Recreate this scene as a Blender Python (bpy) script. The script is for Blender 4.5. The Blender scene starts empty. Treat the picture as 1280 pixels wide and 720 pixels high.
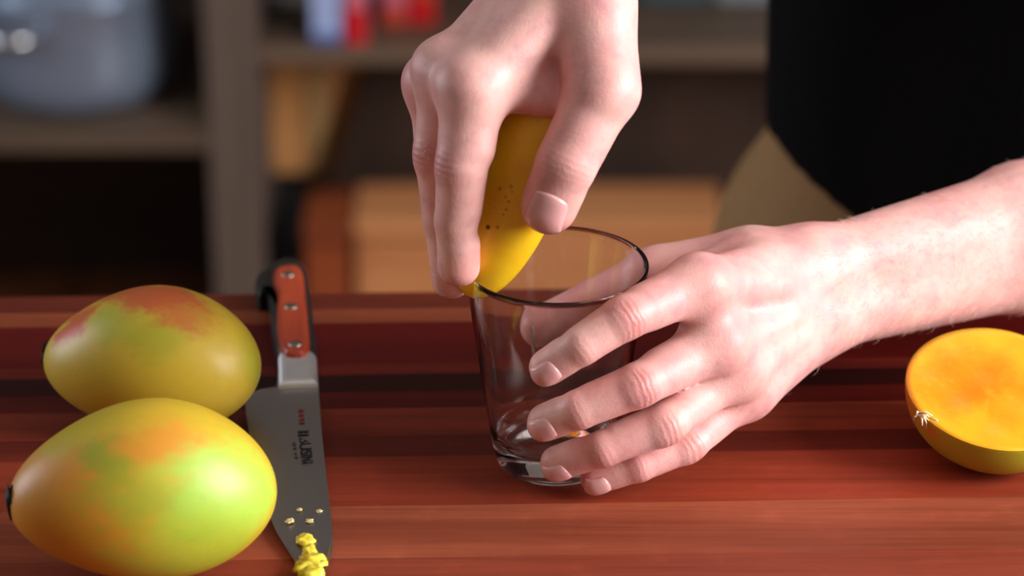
import bpy, bmesh, math, random
import numpy as np
from mathutils import Vector, Matrix

random.seed(7)
rng = np.random.default_rng(7)
scene = bpy.context.scene
COL = scene.collection

# ------------------------------------------------------------------ camera
CH, PITCH, FPX = 0.683, math.radians(25.5), 3700.0      # height over worktop, tilt, focal length in pixels of a 1280 frame
cam_d = bpy.data.cameras.new('camera')
cam_d.sensor_width = 36.0
cam_d.lens = FPX / 1280.0 * 36.0
cam_d.clip_start, cam_d.clip_end = 0.02, 50
cam_d.dof.use_dof = True
cam_d.dof.focus_distance = 1.365
cam_d.dof.aperture_fstop = 5.0
cam = bpy.data.objects.new('camera', cam_d)
COL.objects.link(cam)
cam.location = (0, 0, CH)
cam.rotation_euler = (math.pi / 2 - PITCH, 0, 0)
scene.camera = cam

# ------------------------------------------------------------------ world, lights, exposure
world = bpy.data.worlds.new('world')
scene.world = world
world.use_nodes = True
world.node_tree.nodes['Background'].inputs[0].default_value = (0.62, 0.74, 0.95, 1)
world.node_tree.nodes['Background'].inputs[1].default_value = 1.0

def area_light(name, loc, target, sx, sy, power, colour):
    d = bpy.data.lights.new(name, 'AREA')
    d.shape = 'RECTANGLE'; d.size = sx; d.size_y = sy; d.energy = power; d.color = colour
    o = bpy.data.objects.new(name, d); COL.objects.link(o)
    o.location = loc
    o.rotation_euler = (Vector(target) - Vector(loc)).to_track_quat('-Z', 'Y').to_euler()
    return o

WIN_Y0, WIN_Y1, WIN_Z0, WIN_Z1 = -0.05, 1.35, 0.25, 1.50       # window opening in the right wall
W2 = (1.50, 2.50, 0.0, 1.1)                                  # window opening in the left wall
area_light('window_right_offscreen', (1.985, (WIN_Y0+WIN_Y1)/2, (WIN_Z0+WIN_Z1)/2), (0.0, (WIN_Y0+WIN_Y1)/2, (WIN_Z0+WIN_Z1)/2), 1.30, 1.15, 96, (1.0, 0.98, 0.97))
area_light('window_left_offscreen', (-1.985, (W2[0]+W2[1])/2, (W2[2]+W2[3])/2), (0.0, (W2[0]+W2[1])/2, (W2[2]+W2[3])/2), 0.9, 1.0, 16, (0.90, 0.95, 1.0))

scene.view_settings.view_transform = 'Standard'
scene.view_settings.look = 'None'
scene.view_settings.gamma = 1.0
scene.view_settings.use_curve_mapping = False
scene.view_settings.exposure = 0.15
scene.cycles.use_denoising = True
scene.cycles.max_bounces = 16
scene.cycles.transmission_bounces = 12
scene.cycles.transparent_max_bounces = 12

# ------------------------------------------------------------------ pixel -> place
_s, _c = math.sin(PITCH), math.cos(PITCH)
def ray(px, py):
    u, v = (px - 640) / FPX, (360 - py) / FPX
    return Vector((u, _c + v * _s, -_s + v * _c))
def at_y(px, py, y):                       # on the vertical plane at depth y
    d = ray(px, py); t = y / d.y
    return Vector((d.x * t, y, CH + d.z * t))
def at_z(px, py, z=0.0):                   # on a level plane, z = 0 is the worktop
    d = ray(px, py); t = (z - CH) / d.z
    return Vector((d.x * t, d.y * t, z))

FLOOR = -0.90

# ------------------------------------------------------------------ helpers
def srgb(r, g, b):
    f = lambda c: (c/255/12.92) if c/255 <= 0.04045 else ((c/255+0.055)/1.055)**2.4
    return (f(r), f(g), f(b), 1.0)

def put(name, me, mat=None, parent=None, smooth=False):
    o = bpy.data.objects.new(name, me)
    COL.objects.link(o)
    if mat is not None:
        if len(me.materials) == 0: me.materials.append(mat)
    if parent is not None: o.parent = parent
    if smooth:
        me.polygons.foreach_set('use_smooth', [True]*len(me.polygons))
    return o

def from_bm(name, bm, mat=None, parent=None, smooth=False):
    me = bpy.data.meshes.new(name)
    bmesh.ops.recalc_face_normals(bm, faces=bm.faces[:])
    bm.to_mesh(me); bm.free()
    return put(name, me, mat, parent, smooth)

def empty(name, loc=(0, 0, 0)):
    o = bpy.data.objects.new(name, None); COL.objects.link(o); o.location = loc
    o.empty_display_size = 0.02
    return o

def tag(o, label=None, cat=None, group=None, kind=None):
    if label: o['label'] = label
    if cat: o['category'] = cat
    if group: o['group'] = group
    if kind: o['kind'] = kind
    return o

def box_bm(x0, x1, y0, y1, z0, z1, bevel=0.0, seg=2, bm=None):
    b = bmesh.new()
    r = bmesh.ops.create_cube(b, size=1.0)
    for v in b.verts:
        v.co = Vector(((x0+x1)/2 + v.co.x*(x1-x0), (y0+y1)/2 + v.co.y*(y1-y0), (z0+z1)/2 + v.co.z*(z1-z0)))
    if bevel > 0:
        bmesh.ops.bevel(b, geom=b.edges[:], offset=bevel, segments=seg, affect='EDGES', profile=0.5)
    if bm is None: return b
    me = bpy.data.meshes.new('tmp'); b.to_mesh(me); b.free(); bm.from_mesh(me); bpy.data.meshes.remove(me)
    return bm

def box(name, x0, x1, y0, y1, z0, z1, mat, parent=None, bevel=0.002, seg=2):
    return from_bm(name, box_bm(x0, x1, y0, y1, z0, z1, bevel, seg), mat, parent)

def lathe(name, prof, mat, parent=None, n=96, loc=(0, 0, 0), closed=False, smooth=True):
    """prof: list of (r, z); revolved about z"""
    bm = bmesh.new(); rings = []
    for r, z in prof:
        if r < 1e-7: rings.append([bm.verts.new((loc[0], loc[1], loc[2]+z))])
        else: rings.append([bm.verts.new((loc[0]+r*math.cos(2*math.pi*i/n), loc[1]+r*math.sin(2*math.pi*i/n), loc[2]+z)) for i in range(n)])
    pairs = list(zip(rings[:-1], rings[1:]))
    if closed: pairs.append((rings[-1], rings[0]))
    for A, B in pairs:
        for i in range(n):
            j = (i+1) % n
            if len(A) == 1 and len(B) == 1: continue
            if len(A) == 1: bm.faces.new((A[0], B[j], B[i]))
            elif len(B) == 1: bm.faces.new((A[i], A[j], B[0]))
            else: bm.faces.new((A[i], A[j], B[j], B[i]))
    return from_bm(name, bm, mat, parent, smooth)

def prism(name, pts_bot, pts_top, mat, parent=None, bevel=0.0, seg=2, smooth=False):
    bm = bmesh.new()
    b = [bm.verts.new(p) for p in pts_bot]; t = [bm.verts.new(p) for p in pts_top]
    n = len(b)
    bm.faces.new(b); tf = bm.faces.new(t)
    for i in range(n): bm.faces.new((b[i], b[(i+1) % n], t[(i+1) % n], t[i]))
    bmesh.ops.recalc_face_normals(bm, faces=bm.faces[:])
    if bevel > 0:
        es = [e for e in bm.edges if tf in e.link_faces]
        bmesh.ops.bevel(bm, geom=es, offset=bevel, segments=seg, affect='EDGES', profile=0.5)
    return from_bm(name, bm, mat, parent, smooth)

def tube(name, pts, radii, mat, parent=None, n=12, smooth=True, bm=None, cap=True):
    own = bm is None
    if own: bm = bmesh.new()
    pts = [Vector(p) for p in pts]; rings = []
    ref = Vector((0.13, 0.21, 0.97))
    for i, p in enumerate(pts):
        d = (pts[min(i+1, len(pts)-1)] - pts[max(i-1, 0)]).normalized()
        a = d.cross(ref)
        if a.length < 1e-4: a = d.cross(Vector((1, 0, 0)))
        a.normalize(); b = d.cross(a)
        r = radii[i] if hasattr(radii, '__len__') else radii
        rings.append([bm.verts.new(p + a*r*math.cos(2*math.pi*k/n) + b*r*math.sin(2*math.pi*k/n)) for k in range(n)])
    for A, B in zip(rings[:-1], rings[1:]):
        for k in range(n): bm.faces.new((A[k], A[(k+1) % n], B[(k+1) % n], B[k]))
    if cap: bm.faces.new(rings[0]); bm.faces.new(rings[-1])
    if own: return from_bm(name, bm, mat, parent, smooth)

# ------------------------------------------------------------------ material tools
class NT:
    def __init__(s, name):
        s.m = bpy.data.materials.new(name); s.m.use_nodes = True
        s.t = s.m.node_tree; s.b = s.t.nodes['Principled BSDF']
    def n(s, typ, **kw):
        x = s.t.nodes.new(typ)
        for k, v in kw.items(): setattr(x, k, v)
        return x
    def l(s, a, b): s.t.links.new(a, b)
    def setb(s, **kw):
        for k, v in kw.items(): s.b.inputs[k.replace('_', ' ')].default_value = v
    def val(s, x, sock):
        if isinstance(x, bpy.types.NodeSocket): s.l(x, sock)
        else: sock.default_value = x
    def math(s, op, a, b=0.0, c=None, clamp=False):
        x = s.n('ShaderNodeMath', operation=op, use_clamp=clamp)
        s.val(a, x.inputs[0]); s.val(b, x.inputs[1])
        if c is not None: s.val(c, x.inputs[2])
        return x.outputs[0]
    def vmath(s, op, a, b):
        x = s.n('ShaderNodeVectorMath', operation=op)
        s.val(a, x.inputs[0]); s.val(b, x.inputs[1])
        return x.outputs['Value'] if op in ('DISTANCE', 'LENGTH', 'DOT_PRODUCT') else x.outputs[0]
    def mix(s, f, a, b, typ='MIX'):
        x = s.n('ShaderNodeMix', data_type='RGBA', blend_type=typ)
        s.val(f, x.inputs[0]); s.val(a, x.inputs[6]); s.val(b, x.inputs[7])
        return x.outputs[2]
    def ramp(s, f, lo, hi, smooth=True):
        x = s.n('ShaderNodeMapRange', interpolation_type='SMOOTHSTEP' if smooth else 'LINEAR')
        s.val(f, x.inputs[0]); x.inputs[1].default_value = lo; x.inputs[2].default_value = hi
        return x.outputs[0]
    def noise(s, scale, detail=3, rough=0.5, vec=None, dist=0.0):
        x = s.n('ShaderNodeTexNoise'); x.inputs['Scale'].default_value = scale
        x.inputs['Detail'].default_value = detail; x.inputs['Roughness'].default_value = rough
        x.inputs['Distortion'].default_value = dist
        if vec is not None: s.l(vec, x.inputs['Vector'])
        return x
    def coord(s, which='Object'): return s.n('ShaderNodeTexCoord').outputs[which]
    def mapping(s, vec, scale=(1, 1, 1), loc=(0, 0, 0), rot=(0, 0, 0)):
        x = s.n('ShaderNodeMapping'); s.l(vec, x.inputs[0])
        x.inputs['Location'].default_value = loc; x.inputs['Rotation'].default_value = rot; x.inputs['Scale'].default_value = scale
        return x.outputs[0]
    def bump(s, h, strength=0.2, dist=0.001):
        x = s.n('ShaderNodeBump'); x.inputs['Strength'].default_value = strength; x.inputs['Distance'].default_value = dist
        s.l(h, x.inputs['Height']); s.l(x.outputs[0], s.b.inputs['Normal'])
        return x
    def attr(s, name):
        return s.n('ShaderNodeAttribute', attribute_name=name).outputs['Fac']

def plain(name, col, rough=0.5, metal=0.0, var=0.12, scale=40, bump=0.05, **kw):
    k = NT(name)
    nz = k.noise(scale, 4, 0.6, k.coord())
    c = k.mix(k.ramp(nz.outputs[0], 0.3, 0.7), tuple(x*(1-var) for x in col[:3])+(1,), tuple(min(1, x*(1+var)) for x in col[:3])+(1,))
    k.l(c, k.b.inputs['Base Color'])
    k.setb(Roughness=rough, Metallic=metal, **kw)
    if bump: k.bump(nz.outputs[0], bump, 0.001)
    return k.m

def wood(name, dark, light, rough=0.4, axis='x', scale=1.0, use_obj_col=False, coat=0.0):
    k = NT(name)
    oi = k.n('ShaderNodeObjectInfo')
    off = k.vmath('SCALE', (13.1, 7.7, 3.3), (0, 0, 0)); off.node.inputs['Scale'].default_value = 1.0
    k.l(oi.outputs['Random'], off.node.inputs['Scale'])
    sc = {'x': (1.2, 26, 26), 'y': (26, 1.2, 26), 'z': (26, 26, 1.2)}[axis]
    vec = k.vmath('ADD', k.mapping(k.coord(), tuple(v*scale for v in sc)), off)
    n1 = k.noise(1.6, 5, 0.62, vec, 0.35)
    n2 = k.noise(9.0, 3, 0.6, vec, 0.1)
    n3 = k.noise(0.35, 2, 0.5, vec, 0.2)
    f = k.math('ADD', k.math('MULTIPLY', n1.outputs[0], 0.55), k.math('ADD', k.math('MULTIPLY', n2.outputs[0], 0.2), k.math('MULTIPLY', n3.outputs[0], 0.35)))
    f = k.ramp(f, 0.36, 0.74)
    c = k.mix(f, dark, light)
    if use_obj_col:
        c = k.mix(1.0, c, oi.outputs['Color'], 'MULTIPLY')
    k.l(c, k.b.inputs['Base Color'])
    k.setb(Roughness=rough)
    if use_obj_col:
        k.setb(Specular_IOR_Level=0.14)
        n5 = k.noise(55, 4, 0.65, k.coord()); n6 = k.noise(3.0, 3, 0.6, k.mapping(k.coord(), (3, 220, 220)))
        c = k.mix(k.math('MULTIPLY', k.ramp(n5.outputs[0], 0.5, 0.78), 0.35), c, k.mix(1.0, c, (1.5, 1.55, 1.6, 1), 'MULTIPLY'))
        c = k.mix(k.math('MULTIPLY', k.ramp(n6.outputs[0], 0.52, 0.7), 0.4), c, k.mix(1.0, c, (0.5, 0.45, 0.45, 1), 'MULTIPLY'))
        k.l(c, k.b.inputs['Base Color'])
    if coat: k.setb(Coat_Weight=coat, Coat_Roughness=0.25)
    k.l(k.math('ADD', k.math('MULTIPLY', n2.outputs[0], 0.18), rough-0.09), k.b.inputs['Roughness'])
    k.bump(n2.outputs[0], 0.06, 0.0006)
    return k.m

M = {}
M['wall'] = plain('wall_paint', (0.17, 0.14, 0.12, 1), 0.8, scale=6)
M['wall_light'] = plain('wall_paint_light', (0.17, 0.16, 0.15, 1), 0.8, scale=6)
M['ceiling'] = plain('ceiling_paint', (0.4, 0.39, 0.37, 1), 0.85, scale=6)
M['floor'] = wood('floor_boards', srgb(110, 62, 34), srgb(160, 98, 58), 0.45, 'y', 0.5)
M['shelf'] = wood('shelf_wood', srgb(74, 58, 46), srgb(112, 90, 72), 0.55, 'x', 0.7)
M['post'] = wood('post_wood', srgb(72, 58, 50), srgb(104, 88, 78), 0.55, 'z', 0.7)
M['panel_brown'] = wood('dark_brown_panel', srgb(36, 22, 16), srgb(58, 36, 26), 0.55, 'x', 0.6)
M['white_frame'] = plain('white_frame', (0.75, 0.75, 0.73, 1), 0.4)

# ------------------------------------------------------------------ the room
RX0, RX1, RY0, RY1, RZ1 = -2.0, 2.0, -1.5, 3.45, 1.62
tag(box('floor', RX0, RX1, RY0, RY1, FLOOR-0.1, FLOOR, M['floor'], bevel=0), kind='structure')
tag(box('ceiling', RX0, RX1, RY0, RY1, RZ1, RZ1+0.1, M['ceiling'], bevel=0), kind='structure')
tag(box('wall_back', RX0, RX1, RY1, RY1+0.1, FLOOR, RZ1, M['wall'], bevel=0), kind='structure')
tag(box('wall_front', RX0, RX1, RY0-0.1, RY0, FLOOR, RZ1, M['wall_light'], bevel=0), kind='structure')
bm = bmesh.new()
for y0, y1, z0, z1 in ((RY0, WIN_Y0, FLOOR, RZ1), (WIN_Y1, RY1, FLOOR, RZ1), (WIN_Y0, WIN_Y1, FLOOR, WIN_Z0), (WIN_Y0, WIN_Y1, WIN_Z1, RZ1)):
    box_bm(RX1, RX1+0.1, y0, y1, z0, z1, bm=bm)
tag(from_bm('wall_right', bm, M['wall_light']), kind='structure')
bm = bmesh.new()
for y0, y1, z0, z1 in ((RY0, W2[0], FLOOR, RZ1), (W2[1], RY1, FLOOR, RZ1), (W2[0], W2[1], FLOOR, W2[2]), (W2[0], W2[1], W2[3], RZ1)):
    box_bm(RX0-0.1, RX0, y0, y1, z0, z1, bm=bm)
tag(from_bm('wall_left', bm, M['wall_light']), kind='structure')
win = empty('window_1', (RX1, (WIN_Y0+WIN_Y1)/2, WIN_Z0)); tag(win, kind='structure')
bm = bmesh.new()
for y0, y1, z0, z1 in ((WIN_Y0, WIN_Y0+.05, WIN_Z0, WIN_Z1), (WIN_Y1-.05, WIN_Y1, WIN_Z0, WIN_Z1), (WIN_Y0, WIN_Y1, WIN_Z0, WIN_Z0+.05), (WIN_Y0, WIN_Y1, WIN_Z1-.05, WIN_Z1), ((WIN_Y0+WIN_Y1)/2-.02, (WIN_Y0+WIN_Y1)/2+.02, WIN_Z0, WIN_Z1)):
    box_bm(RX1+0.02, RX1+0.07, y0, y1, z0, z1, bm=bm)
f = from_bm('window_frame', bm, M['white_frame']); f.parent = win; f.matrix_parent_inverse = Matrix.Translation(win.location).inverted()
win2 = empty('window_2', (RX0, (W2[0]+W2[1])/2, W2[2])); tag(win2, kind='structure')
bm = bmesh.new()
for y0, y1, z0, z1 in ((W2[0], W2[0]+.05, W2[2], W2[3]), (W2[1]-.05, W2[1], W2[2], W2[3]), (W2[0], W2[1], W2[2], W2[2]+.05), (W2[0], W2[1], W2[3]-.05, W2[3]), ((W2[0]+W2[1])/2-.02, (W2[0]+W2[1])/2+.02, W2[2], W2[3])):
    box_bm(RX0-0.07, RX0-0.02, y0, y1, z0, z1, bm=bm)
f = from_bm('window_frame', bm, M['white_frame']); f.parent = win2; f.matrix_parent_inverse = Matrix.Translation(win2.location).inverted()

def child(o, root):
    """parent keeping the world placement"""
    o.parent = root
    o.matrix_parent_inverse = Matrix.Translation(root.location).inverted()
    return o

# ------------------------------------------------------------------ shelving unit at the back of the room
YS = 2.95                                            # its front plane
def rect(px0, px1, py0, py1, y):
    a, b = at_y(px0, py1, y), at_y(px1, py0, y)
    return a.x, b.x, a.z, b.z                         # x0, x1, z0, z1
unit = empty('shelving_unit', (0.0, YS+0.2, FLOOR))
tag(unit, 'open brown wooden shelving unit against the back wall', 'shelf')
UX0, UX1 = -1.25, 1.35
# divider
px0, px1, _, _ = rect(269, 319, 0, 362, YS)
child(box('upright', px0, px1, YS, YS+0.15, FLOOR, 0.25, M['post'], bevel=0.003), unit)
child(box('upright', UX0, UX0+0.04, YS, YS+0.42, FLOOR, 0.25, M['post'], bevel=0.003), unit)
child(box('upright', UX1-0.04, UX1, YS, YS+0.42, FLOOR, 0.25, M['post'], bevel=0.003), unit)
zl0, zl1 = at_y(100, 191, YS).z, at_y(100, 163, YS).z
child(box('shelf_board', UX0+0.04, px0, YS, YS+0.42, zl0, zl1, M['shelf'], bevel=0.003), unit)
zr1 = at_y(500, 60, YS).z; zr0 = zr1-0.02
child(box('shelf_board', px1, UX1-0.04, YS, YS+0.42, zr0, zr1, M['shelf'], bevel=0.003), unit)
child(box('shelf_board', UX0+0.04, UX1-0.04, YS, YS+0.42, 0.21, 0.25, M['shelf'], bevel=0.003), unit)
child(box('back_panel', UX0, px0+0.02, YS+0.42, YS+0.44, FLOOR, 0.25, M['panel_brown'], bevel=0), unit)
child(box('back_panel', px0+0.02, UX1, YS+0.42, YS+0.44, FLOOR, 0.25, M['panel_brown'], bevel=0), unit)
child(box('inner_panel', px0+0.004, px1-0.004, YS+0.15, YS+0.42, FLOOR, 0.21, M['post'], bevel=0), unit)

# ------------------------------------------------------------------ pot on the shelf
M['enamel'] = plain('blue_grey_enamel', srgb(146, 162, 186), 0.28, 0.5, var=0.05, scale=8, bump=0)
M['steel'] = plain('bright_steel', (0.75, 0.77, 0.80, 1), 0.22, 1.0, var=0.03, scale=20, bump=0)
pc = at_y(98, 150, YS+0.13)
pot = empty('cooking_pot', (pc.x, YS+0.13, zl1)); tag(pot, 'blue-grey metal cooking pot standing on the left shelf', 'pot')
R = 0.116
prof = [(0, 0.0), (R*0.72, 0.0), (R*0.84, 0.004), (R*0.93, 0.016), (R*0.985, 0.034), (R, 0.06), (R, 0.125), (R*1.035, 0.131), (R*1.04, 0.136), (R*0.97, 0.136), (R*0.96, 0.06), (R*0.9, 0.02), (0, 0.008)]
lathe('pot_body', prof, M['enamel'], pot)
lathe('pot_lid', [(R*1.0, 0.137), (R*1.05, 0.139), (R*1.05, 0.142), (R*0.8, 0.152), (R*0.4, 0.160), (0.018, 0.162), (0.014, 0.172), (0.022, 0.182), (0.012, 0.190), (0, 0.191)], M['enamel'], pot)
for ang in (-118, 62):
    a = math.radians(ang); pts = []
    for t in np.linspace(-1, 1, 15):
        aa = a + t*0.36
        rr = R + 0.036*(1-abs(t)**4) - 0.004
        pts.append((rr*math.cos(aa), rr*math.sin(aa), 0.104))
    tube('pot_handle', pts, 0.0065, M['steel'], pot)

# ------------------------------------------------------------------ packets and boxes on the right-hand shelf
def packet(name, px0, px1, py1, y, h, body, band, label, cat, group=None, lab_lo=0.2, lab_hi=0.8, d=0.045):
    a, b = at_y(px0, py1, y), at_y(px1, py1, y)
    o = empty(name, ((a.x+b.x)/2, y+d/2, zr1)); tag(o, label, cat, group)
    w = (b.x-a.x)/2
    box('carton', -w, w, -d/2, d/2, 0, h, body, o, bevel=0.003)
    box('printed_label', -w*0.93, w*0.93, -d/2-0.0012, -d/2, h*lab_lo, h*lab_hi, band, o, bevel=0.0004, seg=1)
    box('top_flap', -w*0.98, w*0.98, -d/2-0.001, d/2*0.6, h, h+0.0015, body, o, bevel=0.0004, seg=1)
    return o
c_ = lambda n, r, g, b, ro=0.45: plain(n, srgb(r, g, b), ro, var=0.06, bump=0)
navy, pale, white, red, pink, orange, teal, grey = c_('navy_card', 58, 66, 160), c_('pale_blue_card', 166, 182, 226), c_('grey_white_card', 206, 210, 216), c_('red_card', 205, 14, 28), c_('pink_card', 205, 112, 130), c_('orange_red_card', 200, 70, 50), c_('teal_grey_tin', 66, 86, 94), c_('grey_tin', 128, 136, 140)
blue_p = c_('blue_card', 92, 112, 176); olive = c_('olive_card', 150, 154, 130)
F1, F2 = YS+0.012, YS+0.135
packet('tea_carton', 313, 334, 0, F2, 0.09, navy, blue_p, 'narrow navy carton at the upright end of the right shelf', 'carton')
packet('tea_carton', 335, 362, 0, F2, 0.085, white, grey, 'grey-white carton beside the navy one on the shelf', 'carton')
packet('tea_carton', 364, 381, 0, F2, 0.075, olive, grey, 'slim olive-grey carton on the right shelf', 'carton')
packet('tea_carton', 388, 426, 0, F1, 0.10, blue_p, pale, 'pale blue and violet carton at the shelf front', 'carton', lab_lo=0.12, lab_hi=0.95)
packet('tea_carton', 430, 458, 0, F1, 0.095, pink, red, 'red carton with pink top at the shelf front', 'carton', lab_lo=0.0, lab_hi=0.42)
packet('tea_carton', 456, 474, 0, F2, 0.10, navy, navy, 'deep blue carton behind the red carton', 'carton')
packet('tea_carton', 477, 507, 0, YS+0.07, 0.095, pink, orange, 'pink carton standing next to the orange-red one', 'carton', lab_lo=0.0, lab_hi=0.22)
packet('tea_carton', 509, 544, 0, YS+0.075, 0.09, orange, red, 'orange-red carton standing next to the pink one', 'carton', lab_lo=0.0, lab_hi=0.3)
def tin(px0, px1, y, h, mat, label):
    a, b = at_y(px0, 20, y), at_y(px1, 20, y)
    w = (b.x-a.x)/2
    o = empty('storage_tin', ((a.x+b.x)/2, y+0.06, zr1)); tag(o, label, 'tin')
    from_bm('tin_body', box_bm(-w, w, -0.06, 0.06, 0, h, 0.008, 3), mat, o)
    from_bm('tin_lid', box_bm(-w*1.02, w*1.02, -0.062, 0.062, h, h+0.018, 0.004, 3), mat, o)
tin(796, 888, YS+0.13, 0.10, teal, 'dark teal storage tin on the right shelf')
tin(892, 990, YS+0.13, 0.10, grey, 'grey storage tin beside the dark teal one')

# things on the floor under the right shelf
M['kraft'] = plain('kraft_card', srgb(214, 150, 88), 0.7, var=0.08, scale=30)
M['slate'] = plain('slate_blue_glaze', srgb(112, 122, 132), 0.35, var=0.1, scale=30)
M['chest'] = wood('glow_orange_wood', srgb(190, 122, 74), srgb(226, 156, 104), 0.42, 'x', 0.6)  # orange base colour carries the warm light low in the background
M['redwood'] = wood('red_brown_box_wood', srgb(120, 52, 26), srgb(160, 78, 40), 0.45, 'x', 0.6)
M['dark_board'] = wood('dark_walnut', srgb(44, 28, 20), srgb(66, 42, 30), 0.5, 'z', 0.5)

# slate crock carrying a kraft box
x0, x1, z0, z1 = rect(332, 400, 205, 330, YS+0.20)
cr = empty('storage_crock', ((x0+x1)/2, YS+0.26, FLOOR)); tag(cr, 'tall slate-blue lidded crock on the floor under the right shelf', 'crock')
cw = (x1-x0)/2+0.012; hh = z1-FLOOR
lathe('crock_body', [(0, 0), (cw*0.8, 0), (cw*0.92, 0.01), (cw, 0.06), (cw, hh*0.85), (cw*0.93, hh*0.93), (cw*0.93, hh*0.955), (0, hh*0.955)], M['slate'], cr, n=48)
lathe('crock_lid', [(cw*0.99, hh*0.955), (cw*0.99, hh*0.975), (cw*0.8, hh*0.995), (0, hh)], M['slate'], cr, n=48)
kx0, kx1, kz0, kz1 = rect(336, 462, 66, 206, YS+0.17)
kb = empty('kraft_box', ((kx0+kx1)/2, YS+0.24, z1)); tag(kb, 'tan kraft box on the slate crock under the right shelf', 'box')
w = (kx1-kx0)/2; h = zr0-0.012-z1
box('box_body', -w, w, -0.07, 0.10, 0, h*0.88, M['kraft'], kb, bevel=0.004)
box('box_lid', -w*1.03, w*1.03, -0.073, 0.103, h*0.72, h*0.9, M['kraft'], kb, bevel=0.004)
box('tape_strip', -0.012, 0.012, -0.0745, -0.0725, 0.0, h*0.9, plain('pale_tape', srgb(190, 150, 100), 0.3), kb, bevel=0.0003, seg=1)

# leaning dark board with slanted side
by = YS+0.10
tb = empty('leaning_board', (at_y(650, 300, by).x, by, FLOOR)); tag(tb, 'dark walnut panel with slanted side leaning under the shelf', 'board')
poly = [at_y(466, 72, by), at_y(382, 330, by), Vector((at_y(345, 362, by).x, by, FLOOR)), Vector((at_y(1090, 362, by).x, by, FLOOR)), at_y(1060, 72, by)]
poly = [Vector((p.x, p.y + 0.05*(p.z-FLOOR)/0.5, p.z)) for p in poly]
o = prism('board_face', [p+Vector((0, 0.02, 0)) for p in poly], poly, M['dark_board'], None, bevel=0.003); child(o, tb)

# low added chest coloured as the warm glow and red-brown box in front of it
def chest(name, px0, px1, py0, y0, depth, mat, label, cat, boards):
    a, b = at_y(px0, py0, y0), at_y(px1, py0, y0)
    x0, x1, top = a.x, b.x, a.z
    o = empty(name, ((x0+x1)/2, y0+depth/2, FLOOR)); tag(o, label, cat)
    w = (x1-x0)/2; H = top-FLOOR; n = boards
    box('chest_body', -w+0.004, w-0.004, -depth/2+0.008, depth/2, 0.0, H-0.018, mat, o, bevel=0.002)
    for i in range(n):
        z0 = 0.004+(H-0.026)*i/n; z1 = 0.004+(H-0.026)*(i+1)/n-0.004
        box('front_board', -w+0.002, w-0.002, -depth/2, -depth/2+0.008, z0, z1, mat, o, bevel=0.0025)
    box('chest_lid', -w, w, -depth/2-0.006, depth/2+0.004, H-0.018, H, mat, o, bevel=0.004)
    return o
chest('glow_chest', 441, 905, 276, YS-0.02, 0.10, M['chest'], 'low added chest, warm glow put into its orange colour, in front of the walnut panel', 'chest', 3)
chest('wooden_box', 378, 437, 282, YS-0.03, 0.10, M['redwood'], 'small red-brown wooden box beside the orange chest', 'box', 2)

# ------------------------------------------------------------------ worktop of glued planks
YAW = math.radians(1.7)
def edge_y(py): return at_z(640, py).y
WT = empty('worktop', (0, 1.05, FLOOR)); tag(WT, 'reddish-brown plank worktop carrying the mangos and the glass', 'table')
bounds = [363.5, 384, 401, 453, 466, 487, 508, 543, 568, 630, 695, 760, 840, 915, 1000, 1100, 1220]
cols = [(118, 54, 40), (152, 82, 56), (92, 20, 17), (104, 34, 26), (50, 14, 12), (96, 26, 20), (136, 58, 40), (110, 42, 30), (146, 62, 42), (166, 90, 66), (142, 68, 50), (154, 82, 60), (120, 50, 36), (150, 70, 48), (132, 58, 42), (150, 72, 50)]
M['plank'] = wood('plank_wood', (0.42, 0.33, 0.30, 1), (1.15, 1.1, 1.05, 1), 0.46, 'x', 0.55, use_obj_col=True)
rotm = Matrix.Translation((0, 1.2, 0)) @ Matrix.Rotation(YAW, 4, 'Z') @ Matrix.Translation((0, -1.2, 0))
ys = [edge_y(p) for p in bounds]
for i, c in enumerate(cols):
    y1, y0 = ys[i]-0.00006, ys[i+1]+0.00006
    bm = box_bm(-0.85, 0.85, y0, y1, -0.04, 0.0)
    bmesh.ops.transform(bm, matrix=rotm, verts=bm.verts)
    o = child(from_bm('plank', bm, M['plank']), WT)
    lin = srgb(*c); o.color = (lin[0]*1.15, lin[1]*1.1, lin[2]*1.05, 1)
M['cab'] = wood('worktop_carcass', srgb(70, 44, 32), srgb(96, 62, 46), 0.5, 'z', 0.6)
yb, yf = ys[0]-0.03, ys[-1]+0.03
for sx in (-0.78, 0.78):
    for yy in (yf+0.03, yb-0.06):
        child(box('leg', sx-0.035, sx+0.035, yy-0.035, yy+0.035, FLOOR, -0.04, M['cab'], bevel=0.004), WT)
child(box('apron', -0.78, 0.78, yb-0.05, yb-0.03, -0.13, -0.04, M['cab']), WT)
child(box('apron', -0.78, 0.78, yf+0.02, yf+0.04, -0.13, -0.04, M['cab']), WT)

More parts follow.
